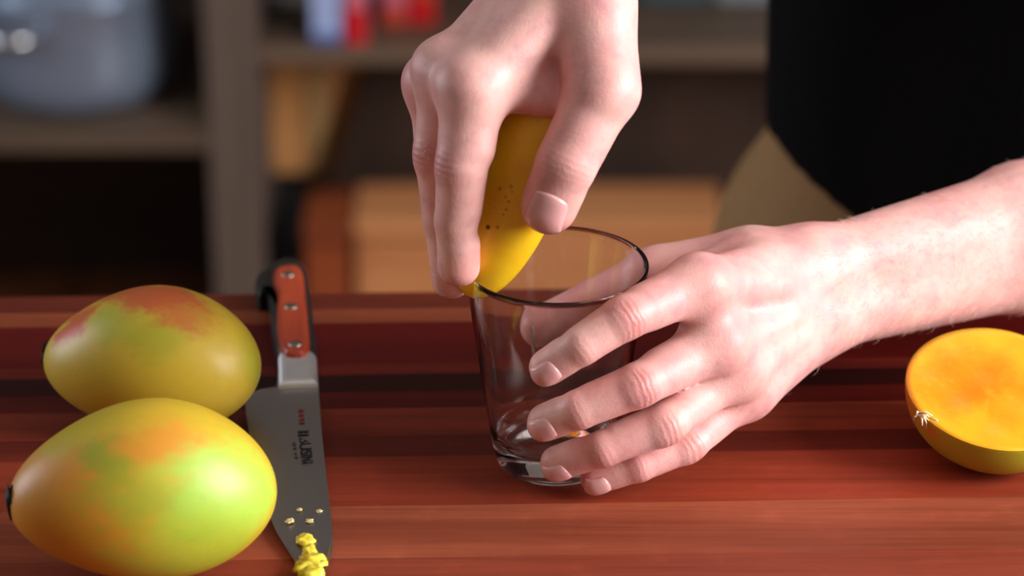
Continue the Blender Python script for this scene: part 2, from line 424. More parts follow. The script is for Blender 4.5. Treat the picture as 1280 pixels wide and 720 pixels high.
# ------------------------------------------------------------------ mangos
SP_R, SP_U, SP_T = Vector((1, 0, 0)), Vector((0, .43, .9)), Vector((0, -.9, .43))
def sp(dx, dy):                                        # a place on the unit sphere given as it shows from the front
    t = max(0.0, 1-dx*dx-dy*dy)
    return SP_R*dx + SP_U*dy + SP_T*math.sqrt(t)
def mango_skin(name, semi, base, patches, dots, rough=0.42, turn=0.0, green=0.20):
    back = Matrix.Rotation(-turn, 3, 'Z')
    k = NT(name)
    v = k.mapping(k.coord(), tuple(1/s for s in semi))
    nz = k.noise(2.2, 4, 0.6, v); nf = k.noise(9, 4, 0.65, v); nm = k.noise(70, 2, 0.5, v)
    warp = k.vmath('ADD', v, k.vmath('MULTIPLY', k.vmath('SUBTRACT', nz.outputs['Color'], (0.5, 0.5, 0.5)), (0.75, 0.75, 0.75)))
    warp = k.vmath('ADD', warp, k.vmath('MULTIPLY', k.vmath('SUBTRACT', nf.outputs['Color'], (0.5, 0.5, 0.5)), (0.22, 0.22, 0.22)))
    c = base
    for (cx, cy, r0, r1, col, amt) in patches:
        d = k.vmath('DISTANCE', warp, tuple(back @ sp(cx, cy)))
        m = k.math('MULTIPLY', k.math('SUBTRACT', 1.0, k.ramp(d, r0, r1)), amt)
        c = k.mix(m, c, srgb(*col))
    c = k.mix(k.math('MULTIPLY', k.ramp(nf.outputs[0], 0.35, 0.75), green), c, srgb(150, 160, 40))
    # pale pores and a few brown specks
    vo = k.n('ShaderNodeTexVoronoi'); vo.inputs['Scale'].default_value = 19; k.l(v, vo.inputs['Vector'])
    k2 = k.math('SUBTRACT', 1.0, k.ramp(vo.outputs['Distance'], 0.03, 0.10))
    c = k.mix(k.math('MULTIPLY', k2, 0.22), c, srgb(236, 222, 130))
    vo2 = k.n('ShaderNodeTexVoronoi'); vo2.inputs['Scale'].default_value = 6.5; k.l(warp, vo2.inputs['Vector'])
    k3 = k.math('MULTIPLY', k.math('SUBTRACT', 1.0, k.ramp(vo2.outputs['Distance'], 0.04, 0.11)), k.ramp(nz.outputs[0], 0.45, 0.6))
    c = k.mix(k.math('MULTIPLY', k3, 0.55), c, srgb(96, 84, 20))
    for (cx, cy, r, col) in dots:
        d = k.vmath('DISTANCE', warp if r > 0.05 else v, tuple(back @ sp(cx, cy)))
        c = k.mix(k.math('MULTIPLY', k.math('SUBTRACT', 1.0, k.ramp(d, r*0.5, r)), 0.9), c, srgb(*col))
    k.l(c, k.b.inputs['Base Color'])
    k.setb(Roughness=rough, Subsurface_Weight=0.12, Subsurface_Radius=(0.01, 0.006, 0.002), Subsurface_Scale=0.5)
    k.bump(k.math('ADD', k.math('MULTIPLY', nm.outputs[0], 0.5), nf.outputs[0]), 0.10, 0.0006)
    return k.m

def mango(loc, semi, rot, mat, label, stem_dir=-1):
    root = empty('mango', loc)
    tag(root, label, 'mango', 'whole mangos on the worktop')
    root.rotation_euler = rot
    bm = bmesh.new()
    bmesh.ops.create_uvsphere(bm, u_segments=72, v_segments=48, radius=1.0)
    for v in bm.verts:
        x, y, z = v.co.z*stem_dir*-1, v.co.x, v.co.y         # poles along the long axis
        # stem end fuller, far end tapering with a slight beak
        t = x*(-stem_dir)*-1
        s = 1.0 - 0.06*t - 0.05*t*t*(1 if t > 0 else 0.2)
        bulge = 0.05*math.sin(3*x+1.0)*z
        x2 = x*(1-0.04*z)
        v.co = Vector((x2*semi[0], y*s*semi[1], (z*s + bulge - 0.07*x*x*0.5)*semi[2]))
    sk = from_bm('skin', bm, mat, root, True)
    Rm = Matrix.LocRotScale(None, root.rotation_euler, None)
    root.location.z = -min((Rm @ v.co).z for v in sk.data.vertices)
    # woody stem scar
    bm = bmesh.new()
    bmesh.ops.create_uvsphere(bm, u_segments=20, v_segments=10, radius=1.0)
    for v in bm.verts:
        n = 1+0.25*math.sin(7*v.co.x+5*v.co.z)
        v.co = Vector((v.co.x*0.0022*n + stem_dir*semi[0]*0.985, v.co.y*0.0052*n, v.co.z*0.0075*n - 0.0015))
    from_bm('stem_scar', bm, M['stem'], root, True)
    return root
M['stem'] = plain('stem_scar', (0.012, 0.010, 0.007, 1), 0.7, var=0.4, scale=300)

sem_f = (0.0590, 0.0400, 0.0385)
pf = at_z(180, 622, 0.0368)
mf = mango_skin('front_mango_skin', sem_f, srgb(208, 172, 44), [
    (-0.75, 0.0, 0.3, 0.95, (222, 142, 52), 0.85), (-0.3, -0.6, 0.25, 0.8, (220, 152, 44), 0.7),
    (0.75, 0.0, 0.35, 0.85, (172, 208, 74), 1.0), (0.55, -0.6, 0.2, 0.7, (172, 190, 52), 0.8), (0.2, -0.75, 0.2, 0.6, (196, 196, 60), .6),
    (0.05, -0.05, 0.15, 0.5, (150, 172, 50), 0.55),
    (-0.18, 0.45, 0.12, 0.42, (138, 158, 42), 0.75), (0.2, 0.62, 0.1, 0.45, (224, 146, 46), 0.9), (-0.5, 0.75, 0.2, 0.5, (196, 178, 44), .7)],
    [(-0.60, 0.55, 0.035, (52, 44, 14)), (-0.64, 0.50, 0.02, (60, 50, 16))], turn=math.radians(13))
mango((pf.x, pf.y, 0.0375), sem_f, (0, math.radians(3), math.radians(13)), mf, 'orange and lime-green mango with a black stem scar, next to the knife blade')
sem_r = (0.0545, 0.036, 0.0345)
pr = at_z(189, 457, 0.0325)
mr = mango_skin('rear_mango_skin', sem_r, srgb(214, 182, 56), [
    (-0.25, 0.55, 0.1, 0.45, (178, 182, 48), 0.8),
    (0.12, 0.25, 0.1, 0.4, (168, 172, 44), 0.6), (0.95, -0.05, 0.1, 0.5, (176, 184, 52), 0.7),
    (0.2, 0.85, 0.22, 0.50, (206, 92, 52), 0.95), (0.30, 0.50, 0.05, 0.30, (204, 104, 54), 0.85), (-0.15, 0.97, 0.15, 0.35, (198, 92, 46), 0.9), (0.55, 0.55, 0.05, 0.35, (196, 124, 50), .7),
    (-0.76, 0.46, 0.12, 0.36, (210, 74, 40), 0.95), (-0.60, 0.72, 0.14, 0.34, (204, 88, 42), 0.9)],
    [(0.32, -0.18, 0.022, (70, 60, 14))], 0.42, math.radians(-14), 0.10)
mango((pr.x, pr.y, 0.0328), sem_r, (0, math.radians(-4), math.radians(-14)), mr, 'yellow mango with a red-orange blushed top, next to the knife handle')

# ------------------------------------------------------------------ mango cheeks
def cheek_mats(tagname, semi, base, patches, dots):
    return mango_skin(tagname, semi, base, patches, dots, 0.36)
M['flesh'] = None
k = NT('mango_flesh')
v = k.coord(); nz = k.noise(38, 4, 0.6, v); nf = k.noise(260, 3, 0.6, v)
rad = k.vmath('LENGTH', k.vmath('MULTIPLY', k.vmath('ADD', v, (0.012, -0.006, 0)), (24, 24, 0)), (0, 0, 0))
c = k.mix(k.ramp(k.math('ADD', rad, k.math('MULTIPLY', k.math('SUBTRACT', nz.outputs[0], 0.5), 0.9)), 0.25, 0.95), srgb(250, 140, 10), srgb(255, 180, 30))
c = k.mix(k.math('MULTIPLY', k.ramp(nf.outputs[0], 0.5, 0.8), 0.25), c, srgb(255, 200, 80))
k.l(c, k.b.inputs['Base Color'])
k.setb(Roughness=0.30, Subsurface_Weight=0.25, Subsurface_Radius=(0.012, 0.006, 0.001), Subsurface_Scale=0.5)
k.bump(k.math('ADD', nz.outputs[0], k.math('MULTIPLY', nf.outputs[0], 0.3)), 0.25, 0.0015)
M['flesh'] = k.m

def cheek(root, a, b, depth, skin_mat, p=2.5, q=2.1, n=80, m=22, hollow=0.0):
    """half mango: cut face in the local xy plane, skin dome towards -z"""
    bm = bmesh.new(); rings = []
    for j in range(m+1):
        t = j/m * math.pi/2                            # 0 rim .. pi/2 bottom
        r = math.cos(t)**(2/p*0.9); z = -depth*math.sin(t)**(2/q)
        if j == m: rings.append([bm.verts.new((0, 0, -depth))]); continue
        rings.append([bm.verts.new((a*r*math.cos(2*math.pi*i/n), b*r*math.sin(2*math.pi*i/n)*(1+0.05*math.cos(2*math.pi*i/n)), z)) for i in range(n)])
    for A, B in zip(rings[:-1], rings[1:]):
        for i in range(n):
            k2 = (i+1) % n
            if len(B) == 1: bm.faces.new((A[i], A[k2], B[0]))
            else: bm.faces.new((A[i], A[k2], B[k2], B[i]))
    sk = from_bm('skin', bm, skin_mat, root, True)
    bm = bmesh.new(); rings = [[bm.verts.new((0, 0, -hollow))]]
    K = 16
    for j in range(1, K+1):
        r = j/K*0.992
        ring = []
        for i in range(n):
            th = 2*math.pi*i/n
            zz = -hollow*(1-r*r) + 0.0006*math.sin(9*r*math.cos(th)+2)*math.cos(7*r*math.sin(th)) * (1-r**6)
            ring.append(bm.verts.new((a*r*math.cos(th), b*r*math.sin(th)*(1+0.05*math.cos(th)), zz + (0.0004 if r < 0.95 else 0))))
        rings.append(ring)
    # rim roll into the skin
    rings.append([bm.verts.new((a*1.0*math.cos(2*math.pi*i/n), b*1.0*math.sin(2*math.pi*i/n)*(1+0.05*math.cos(2*math.pi*i/n)), -0.0012)) for i in range(n)])
    for A, B in zip(rings[:-1], rings[1:]):
        for i in range(n):
            k2 = (i+1) % n
            if len(A) == 1: bm.faces.new((A[0], B[i], B[k2]))
            else: bm.faces.new((A[i], B[i], B[k2], A[k2]))
    from_bm('flesh', bm, M['flesh'], root, True)
    return sk

# cheek lying on the worktop at the right
pcut = at_z(1241, 489, 0.032)
ch = empty('mango_cheek', (pcut.x, pcut.y, 0.0295))
tag(ch, 'cut mango cheek lying flesh side up on the worktop', 'mango half')
sm = (0.0415, 0.047, 0.030)
skm = cheek_mats('lying_cheek_skin', sm, srgb(176, 158, 40), [
    (-0.95, -0.1, 0.15, 0.6, (196, 104, 26), 0.85), (0.6, -0.5, 0.2, 0.8, (168, 160, 34), .8)], [])
ch_skin = cheek(ch, sm[0], sm[1], 0.032, skm, hollow=0.003)
ch.rotation_euler = (math.radians(11), math.radians(2), 0)
Rm = Matrix.LocRotScale(None, ch.rotation_euler, None)
ch.location.z = -min((Rm @ v.co).z for v in ch_skin.data.vertices)
# frayed fibres at its rim
bm = bmesh.new()
for i in range(9):
    a0 = Vector((-0.0365+random.uniform(-.003, .004), -0.0215+random.uniform(-.003, .003), 0.0))
    d = Vector((random.uniform(-.008, .008), random.uniform(-.006, .002), random.uniform(-.004, .004)))
    tube('', [a0, a0+d*0.5+Vector((0, 0, .0015)), a0+d], [0.0005, 0.0005, 0.0002], None, n=5, bm=bm)
from_bm('frayed_fibre', bm, plain('pale_fibre', srgb(240, 226, 190), 0.4, bump=0), ch, True)

# ------------------------------------------------------------------ glass
YG, XG = 1.2415, (695.5-640)/FPX*1.37
M['glass'] = None
k = NT('clear_glass'); k.setb(Base_Color=(1, 1, 1, 1), Roughness=0.0, Transmission_Weight=1.0, IOR=1.43); M['glass'] = k.m
RB, RT, HG = 0.0283, 0.0430, 0.1036
RIMT = 0.0016
def rad_at(z): return RB + (RT-RB)*(max(0.0, z)/HG)**0.92
prof = [(0, 0.0012), (RB*0.78, 0.0010), (RB*0.88, 0.0), (RB*0.955, 0.0006), (RB*1.0, 0.0032)]
for z in np.linspace(0.010, HG-0.003, 22): prof.append((rad_at(z), z))
prof += [(rad_at(HG)-0.0001, HG-0.0008), (rad_at(HG)-0.0004, HG-0.0002), (rad_at(HG)-0.0008, HG), (rad_at(HG)-0.0012, HG-0.0002), (rad_at(HG)-0.0015, HG-0.0008)]
for z in np.linspace(HG-0.004, 0.018, 20): prof.append((rad_at(z)-0.0016-0.0012*(1-z/HG), z))
prof += [(RB*0.93, 0.0145), (RB*0.82, 0.0125), (RB*0.6, 0.0112), (RB*0.3, 0.0107), (0, 0.0105)]
gl = lathe('drinking_glass', prof, M['glass'], n=128)
gl.location = (XG, YG, 0.0)
tag(gl, 'clear tapered glass tumbler with thick base, held on the worktop', 'glass')

# thin trickle of juice down the inside of the front wall, its highlight put in as whitish colour
def inner(th, z, off): q = rad_at(z)-0.0016-0.0012*(1-z/HG)-off; return (XG+q*math.cos(th), YG+q*math.sin(th), z)
th0 = math.radians(-107)
zz = np.linspace(0.090, 0.064, 16)
tube('juice_trickle', [inner(th0+0.012*math.sin(i*0.9), z, 0.0004) for i, z in enumerate(zz)], [0.0004+0.0004*abs(math.sin(i*0.55))+(0.0006 if i > 13 else 0) for i in range(16)], plain('wet_juice', (0.85, 0.85, 0.82, 1), 0.08, var=0.02, bump=0, Transmission_Weight=0.6), None, 10)
tag(bpy.data.objects['juice_trickle'], 'thin trickle of juice, its highlight put in as whitish colour, on the inner wall of the glass', 'juice')

# ------------------------------------------------------------------ knife
M['blade'] = None
k = NT('brushed_blade'); v = k.coord()
nz = k.noise(30, 4, 0.6, k.mapping(v, (1, 30, 30)))
k.setb(Base_Color=(0.42, 0.39, 0.38, 1), Metallic=1.0)
k.l(k.math('ADD', k.math('MULTIPLY', nz.outputs[0], 0.12), 0.27), k.b.inputs['Roughness']); M['blade'] = k.m
M['bolster'] = plain('bolster_steel', (0.86, 0.86, 0.87, 1), 0.5, 1.0, var=0.04, scale=60, bump=0)
M['black'] = plain('black_handle', (0.012, 0.011, 0.011, 1), 0.35, var=0.2)
M['scale'] = wood('handle_wood', srgb(150, 48, 22), srgb(196, 78, 40), 0.32, 'y', 2.0, coat=0.3)
M['rivet'] = plain('rivet_steel', (0.36, 0.30, 0.25, 1), 0.4, 1.0, bump=0)
M['ink'] = plain('black_print', (0.012, 0.010, 0.012, 1), 0.5, bump=0)
M['ink_red'] = plain('red_print', srgb(140, 52, 58), 0.5, bump=0)
M['ink_grey'] = plain('grey_print', srgb(84, 74, 72), 0.5, bump=0)
kroot = at_z(370, 440, 0.0)
kn = empty('kitchen_knife', (kroot.x, kroot.y, 0.0)); tag(kn, 'steel kitchen knife with red-brown riveted handle beside the mangos', 'knife')
def kz(py): return 0.0012 + 0.0065*max(0.0, min(1.0, (735-py)/250))
blade_px = [(397, 470), (399, 500), (402, 540), (406, 580), (410.5, 620), (414, 650), (416, 675), (415, 692), (410, 708), (404, 722), (398, 733),
            (388, 727), (377, 716.5), (361, 691), (345.5, 666), (334, 640), (326, 610), (319, 580), (312.5, 550), (308, 520), (306, 500), (310, 494), (326, 491), (346, 488), (348, 470)]
bot = [at_z(x, y, kz(y)) for x, y in blade_px]
top = [p + Vector((0, 0, 0.0020)) for p in bot]
# thin the cutting edge
for i in range(10, 22): top[i] = bot[i] + Vector((0, 0, 0.0007))
bl = child(prism('blade', bot, top, M['blade']), kn)
def hp(pts, z0, z1, name, mat, bevel, seg=3):
    P0 = [at_z(x, y, (z0+z1)/2) for x, y in pts]
    return child(prism(name, [Vector((p.x, p.y, z0)) for p in P0], [Vector((p.x, p.y, z1)) for p in P0], mat, None, bevel, seg), kn)
def smooth_poly(pts, n=4):
    out = []; N = len(pts)
    for i in range(N):
        p0, p1, p2, p3 = (np.array(pts[(i+j-1) % N], float) for j in range(4))
        for t in np.linspace(0, 1, n, endpoint=False):
            out.append(tuple(0.5*((2*p1)+(-p0+p2)*t+(2*p0-5*p1+4*p2-p3)*t*t+(-p0+3*p1-3*p2+p3)*t**3)))
    return out
hp(smooth_poly([(352, 333), (374, 334), (384, 346), (388, 372), (392, 410), (395, 447), (372, 450), (349, 450), (343, 430), (338, 405), (337, 385), (333, 374), (324, 376), (319, 366), (322, 352), (334, 342)]), 0.0005, 0.0125, 'handle_core', M['black'], 0.004)
hp(smooth_poly([(352, 336), (371, 335), (379, 345), (382, 372), (385, 405), (387, 432), (380, 444), (360, 445), (351, 436), (346, 412), (346, 390), (347, 368), (342, 352), (343, 341)]), 0.0115, 0.0165, 'handle_scale', M['scale'], 0.0028)
for x, y in ((360, 343), (364, 383), (369, 430)):
    p = at_z(x, y, 0.0165)
    r = lathe('rivet', [(0.0034, -0.0008), (0.0034, 0.0003), (0.0028, 0.0007), (0, 0.0008)], M['rivet'], None, n=20); r.location = p
    child(r, kn)
hp([(348, 455), (350, 450), (392, 450), (396, 455), (398, 489), (349, 491)], 0.0015, 0.0135, 'bolster', M['bolster'], 0.0035)
# print on the blade
def flat_text(body, px, py, size, rot, mat, name, space=1.0):
    cu = bpy.data.curves.new('txt', 'FONT'); cu.body = body; cu.size = size; cu.align_x = 'CENTER'; cu.align_y = 'CENTER'; cu.extrude = 0.00006; cu.space_character = space
    cu.offset = 0.00012
    t = bpy.data.objects.new('txt', cu); COL.objects.link(t)
    dg = bpy.context.evaluated_depsgraph_get(); me = bpy.data.meshes.new_from_object(t.evaluated_get(dg))
    bpy.data.objects.remove(t)
    o = put(name, me, mat)
    p = at_z(px, py, kz(py)+0.0021)
    o.location = (p.x, p.y, p.z); o.rotation_euler = (math.radians(-1.5), 0, rot)
    return child(o, kn)
kd = (at_z(386, 580, 0) - at_z(379, 520, 0)); krot = math.atan2(kd.y, kd.x)
flat_text('BUSN', 381.5, 562, 0.0078, krot, M['ink'], 'blade_lettering', 0.95).scale = (1.3, 1, 1)
def bar(px, py, w, h, mat, name):
    p = at_z(px, py, kz(py)+0.0021)
    o = box(name, -w/2, w/2, -h/2, h/2, -0.00006, 0.00006, mat, None, bevel=0)
    o.location = p; o.rotation_euler = (math.radians(-1.5), 0, krot); child(o, kn)
for dp in (-2.2, 2.0): bar(379.2, 541.5+dp, 0.0013, 0.0052, M['ink'], 'blade_mark')
bar(376.8, 541.3, 0.004, 0.0007, M['ink'], 'blade_mark'); bar(381.8, 541.7, 0.004, 0.0007, M['ink'], 'blade_mark')
for i, (x, y) in enumerate(((376, 513), (376.6, 518), (377, 523), (377.5, 528))): bar(x, y, 0.0022, 0.0026, M['ink_red'], 'blade_mark')
for i, (x, y) in enumerate(((367.5, 554), (368.4, 559), (369.4, 566), (370.2, 570))): bar(x, y, 0.0020, 0.0016, M['ink_grey'], 'blade_mark')

# pulp left on the blade
M['pulp'] = plain('yellow_pulp', srgb(236, 216, 74), 0.25, var=0.15, scale=260, bump=0.4, Subsurface_Weight=0.2, Subsurface_Radius=(0.006, 0.004, 0.001), Subsurface_Scale=0.4)
M['pulp_pale'] = plain('pale_pulp', srgb(206, 186, 130), 0.3, var=0.1, scale=260, bump=0.2)
def blob(name, spots, label, group=None, mat='pulp'):
    bm = bmesh.new()
    for (px, py, rx, ry, rz) in spots:
        p = at_z(px, py, kz(py)+0.0019)
        b = bmesh.new(); bmesh.ops.create_icosphere(b, subdivisions=3, radius=1.0)
        ph = random.uniform(0, 6)
        for v in b.verts:
            n = 1+0.28*math.sin(4*v.co.x+ph)*math.cos(5*v.co.y+ph*2)+0.12*math.sin(11*v.co.z+9*v.co.x)
            v.co = Vector((p.x+v.co.x*rx*n, p.y+v.co.y*ry*n, p.z+max(-0.1, v.co.z*n)*rz))
        me = bpy.data.meshes.new('t'); b.to_mesh(me); b.free(); bm.from_mesh(me); bpy.data.meshes.remove(me)
    o = from_bm(name, bm, M[mat], None, True)
    return tag(o, label, 'pulp', group)
blob('mango_pulp', [(381, 675, .0042, .006, .0010), (386, 690, .0032, .006, .002), (391, 702, .0055, .006, .003), (382, 710, .0050, .005, .0025), (399, 705, .0035, .004, .0018), (391, 719, .0055, .006, .003), (377, 707, .003, .003, .0015)], 'smear of yellow mango pulp near the knife tip')
for (x, y, r, lab) in ((362, 651, .0020, 'pale pulp drop on the blade, closest to its cutting edge'), (387, 651, .0017, 'roundish pale pulp drop right behind the yellow smear'),
                       (399, 639, .0014, 'small pale pulp drop on the blade, closest to its spine'), (374, 637, .0013, 'faint tiny pulp drop, nearest the blade lettering')):
    blob('pulp_drop', [(x, y, r, r*1.1, r*0.35)], lab, 'pulp drops on the blade', 'pulp_pale')

# ------------------------------------------------------------------ the mango cheek being scooped on the rim
hc = at_y(637, 224, YG+0.004)
Lx = Vector((0.31, 0.27, 0.90)).normalized()           # its long direction
Nz = Vector((0.50, 0.82, -0.12)); Nz = (Nz - Lx*Nz.dot(Lx)).normalized()   # from skin to cut face
Wy = Nz.cross(Lx)
hm = Matrix(((Lx.x, Wy.x, Nz.x, hc.x), (Lx.y, Wy.y, Nz.y, hc.y), (Lx.z, Wy.z, Nz.z, hc.z), (0, 0, 0, 1)))
hch = empty('mango_cheek', hc); hch.matrix_world = hm
tag(hch, 'yellow mango cheek gripped in the hand over the glass rim', 'mango half')
k = NT('held_cheek_skin'); v = k.coord()
nz = k.noise(45, 4, 0.6, v); nf = k.noise(900, 2, 0.5, v)
c = k.mix(k.ramp(nz.outputs[0], 0.3, 0.7), srgb(240, 194, 26), srgb(234, 178, 26))
c = k.mix(k.math('MULTIPLY', k.ramp(nz.outputs[0], 0.55, 0.8), 0.5), c, srgb(230, 162, 28))
vo = k.n('ShaderNodeTexVoronoi'); vo.inputs['Scale'].default_value = 130; k.l(v, vo.inputs['Vector'])
spk = k.math('MULTIPLY', k.math('SUBTRACT', 1.0, k.ramp(vo.outputs['Distance'], 0.08, 0.2)), k.ramp(nz.outputs[0], 0.5, 0.62))
c = k.mix(k.math('MULTIPLY', spk, 0.55), c, srgb(120, 84, 14))
spot_mix = []
for i_, rr in enumerate((.0016, .0012, .0009, .0010, .0008, .0011, .0008, .0013)):
    d = k.vmath('DISTANCE', v, (0, 0, 0)); spot_mix.append(d.node)
    c = k.mix(k.math('MULTIPLY', k.math('SUBTRACT', 1.0, k.ramp(d, rr*.35, rr)), 0.95 if i_ == 0 else 0.6), c, srgb(70, 36, 12) if i_ == 0 else srgb(126, 90, 16))
k.l(c, k.b.inputs['Base Color']); k.setb(Roughness=0.36, Subsurface_Weight=0.15, Subsurface_Radius=(0.01, 0.006, 0.001), Subsurface_Scale=0.5)
k.bump(k.math('ADD', nz.outputs[0], k.math('MULTIPLY', nf.outputs[0], 0.2)), 0.15, 0.001)
hsk = cheek(hch, 0.0575, 0.027, 0.017, k.m, p=2.2, q=2.0, hollow=0.004)
from mathutils.bvhtree import BVHTree
_bv = BVHTree.FromPolygons([q.co for q in hsk.data.vertices], [tuple(p.vertices) for p in hsk.data.polygons])
_im = hm.inverted()
for nd, (sx_, sy_) in zip(spot_mix, ((610, 284), (625, 236), (632, 246), (636, 252), (640, 240), (633, 262), (629, 268), (622, 284))):
    hit = _bv.ray_cast(_im @ Vector((0, 0, CH)), (_im.to_3x3() @ ray(sx_, sy_)).normalized())[0]
    if hit is not None: nd.inputs[1].default_value = hit
    else: nd.inputs[1].default_value = (9, 9, 9)

# ------------------------------------------------------------------ the person: signed distance field -> one continuous body mesh
def axis(*segs):
    out = [segs[0][0]]
    for a, b, s in segs:
        n = max(1, int(round((b-a)/s)))
        out += list(np.linspace(a, b, n+1)[1:])
    return np.array(out, np.float32)
class Field:
    def __init__(s, xs, ys, zs):
        s.ax = (xs, ys, zs); s.D = np.full((len(xs), len(ys), len(zs)), 1.0, np.float32)
    def sub(s, lo, hi):
        sl = []
        for a, l, h in zip(s.ax, lo, hi):
            i0 = max(0, int(np.searchsorted(a, l))-1); i1 = min(len(a), int(np.searchsorted(a, h))+1)
            sl.append(slice(i0, max(i1, i0+1)))
        return tuple(sl)
    def grid(s, sl):
        return (s.ax[0][sl[0]][:, None, None], s.ax[1][sl[1]][None, :, None], s.ax[2][sl[2]][None, None, :])
def smin(a, b, k):
    h = np.clip(0.5 + 0.5*(b-a)/k, 0, 1)
    return b*(1-h) + a*h - k*h*(1-h)
def d_cone(g, a, b, r1, r2):
    a = np.array(a, np.float32); b = np.array(b, np.float32); ba = b-a; l2 = float(ba@ba)+1e-12
    px, py, pz = g[0]-a[0], g[1]-a[1], g[2]-a[2]
    t = np.clip((px*ba[0]+py*ba[1]+pz*ba[2])/l2, 0, 1)
    return np.sqrt((px-ba[0]*t)**2+(py-ba[1]*t)**2+(pz-ba[2]*t)**2) - (r1+(r2-r1)*t)
def d_ell(g, c, r, Rm=None):
    p = [g[i]-np.float32(c[i]) for i in range(3)]
    if Rm is not None:
        p = [p[0]*np.float32(Rm[0][i])+p[1]*np.float32(Rm[1][i])+p[2]*np.float32(Rm[2][i]) for i in range(3)]
    k0 = np.sqrt((p[0]/r[0])**2+(p[1]/r[1])**2+(p[2]/r[2])**2)+1e-9
    k1 = np.sqrt((p[0]/r[0]**2)**2+(p[1]/r[1]**2)**2+(p[2]/r[2]**2)**2)+1e-9
    return k0*(k0-1)/k1
def prim_box(pr, m):
    if pr[0] == 'c':
        _, a, b, r1, r2 = pr[:5]; a = np.array(a); b = np.array(b)
        return np.minimum(a-r1, b-r2)-m, np.maximum(a+r1, b+r2)+m
    c, r = np.array(pr[1]), max(pr[2]); return c-r-m, c+r+m
def ev(pr, g): return d_cone(g, *pr[1:5]) if pr[0] == 'c' else d_ell(g, pr[1], pr[2], pr[3] if len(pr) > 3 else None)
def field_of(F, prims, k, sl, m=0.03):
    """smooth union of prims on the sub-box sl"""
    g = F.grid(sl); shp = tuple(len(x.ravel()) for x in g)
    out = np.full(shp, 1.0, np.float32)
    for pr in prims:
        kk = k
        if pr[-1] is not None and isinstance(pr[-1], dict): kk = pr[-1]['k']; pr = pr[:-1]
        lo, hi = prim_box(pr, m)
        s2 = F.sub(lo, hi)
        loc = tuple(slice(max(a.start, b.start)-b.start, max(0, min(a.stop, b.stop)-b.start)) for a, b in zip(s2, sl))
        if any(q.stop <= q.start for q in loc): continue
        gg = (g[0][loc[0]], g[1][:, loc[1]], g[2][:, :, loc[2]])
        out[loc] = smin(out[loc], ev(pr, gg), kk)
    return out
def bounds_of(prims, m):
    los, his = zip(*[prim_box(p, m) for p in prims]); return np.min(los, 0), np.max(his, 0)

def surface_nets(F, name):
    D = F.D; xs, ys, zs = F.ax
    ins = D < 0
    c = np.zeros(tuple(n-1 for n in D.shape), np.uint8)
    for dx in (0, 1):
        for dy in (0, 1):
            for dz in (0, 1):
                c += ins[dx:dx+c.shape[0], dy:dy+c.shape[1], dz:dz+c.shape[2]]
    act = np.flatnonzero((c > 0) & (c < 8)); sh = c.shape
    del c
    I, J, K = np.unravel_index(act, sh)
    acc = np.zeros((len(act), 3)); cnt = np.zeros(len(act))
    corners = [(a, b, d) for a in (0, 1) for b in (0, 1) for d in (0, 1)]
    vals = {q: D[I+q[0], J+q[1], K+q[2]].astype(float) for q in corners}
    for q in corners:
        for axn in range(3):
            if q[axn]: continue
            q2 = list(q); q2[axn] = 1; q2 = tuple(q2)
            a, b = vals[q], vals[q2]; m = (a < 0) != (b < 0)
            t = np.where(m, a/np.where(m, a-b, 1), 0)
            for d in range(3):
                acc[:, d] += np.where(m, (t if d == axn else q[d]), 0)
            cnt += m
    fr = acc/cnt[:, None]
    V = np.empty((len(act), 3))
    for d, (ax_, ix) in enumerate(((xs, I), (ys, J), (zs, K))):
        V[:, d] = ax_[ix] + fr[:, d]*(ax_[ix+1]-ax_[ix])
    faces = []
    s1, s2 = sh[1]*sh[2], sh[2]
    for axn in range(3):
        sl0 = [slice(1, -1)]*3; sl1 = [slice(1, -1)]*3
        sl0[axn] = slice(0, -1); sl1[axn] = slice(1, None)
        A, B = ins[tuple(sl0)], ins[tuple(sl1)]
        idx = np.nonzero(A != B); a_in = A[idx]
        e = [idx[d] + (0 if d == axn else 1) for d in range(3)]
        o1, o2 = [(1, 2), (2, 0), (0, 1)][axn]
        def cid(u, v):
            q = [e[0], e[1], e[2]]
            q[o1] = q[o1]-u; q[o2] = q[o2]-v
            return np.searchsorted(act, q[0]*s1+q[1]*s2+q[2])
        quad = np.stack([cid(1, 1), cid(0, 1), cid(0, 0), cid(1, 0)], 1)
        quad[~a_in] = quad[~a_in][:, ::-1]
        faces.append(quad)
    Fc = np.concatenate(faces).astype(np.int32)
    me = bpy.data.meshes.new(name)
    me.vertices.add(len(V)); me.vertices.foreach_set('co', V.astype(np.float32).ravel())
    me.loops.add(len(Fc)*4); me.loops.foreach_set('vertex_index', Fc.ravel())
    me.polygons.add(len(Fc)); me.polygons.foreach_set('loop_start', np.arange(0, len(Fc)*4, 4, dtype=np.int32))
    me.polygons.foreach_set('use_smooth', np.ones(len(Fc), bool))
    me.update(calc_edges=True)
    return me, V, Fc

def J(px, py, dy): return np.array(at_y(px, py, YG+dy/1000))
def nrm(v): v = np.array(v, float); return v/np.linalg.norm(v)
GA = np.array((XG, YG, 0.0))

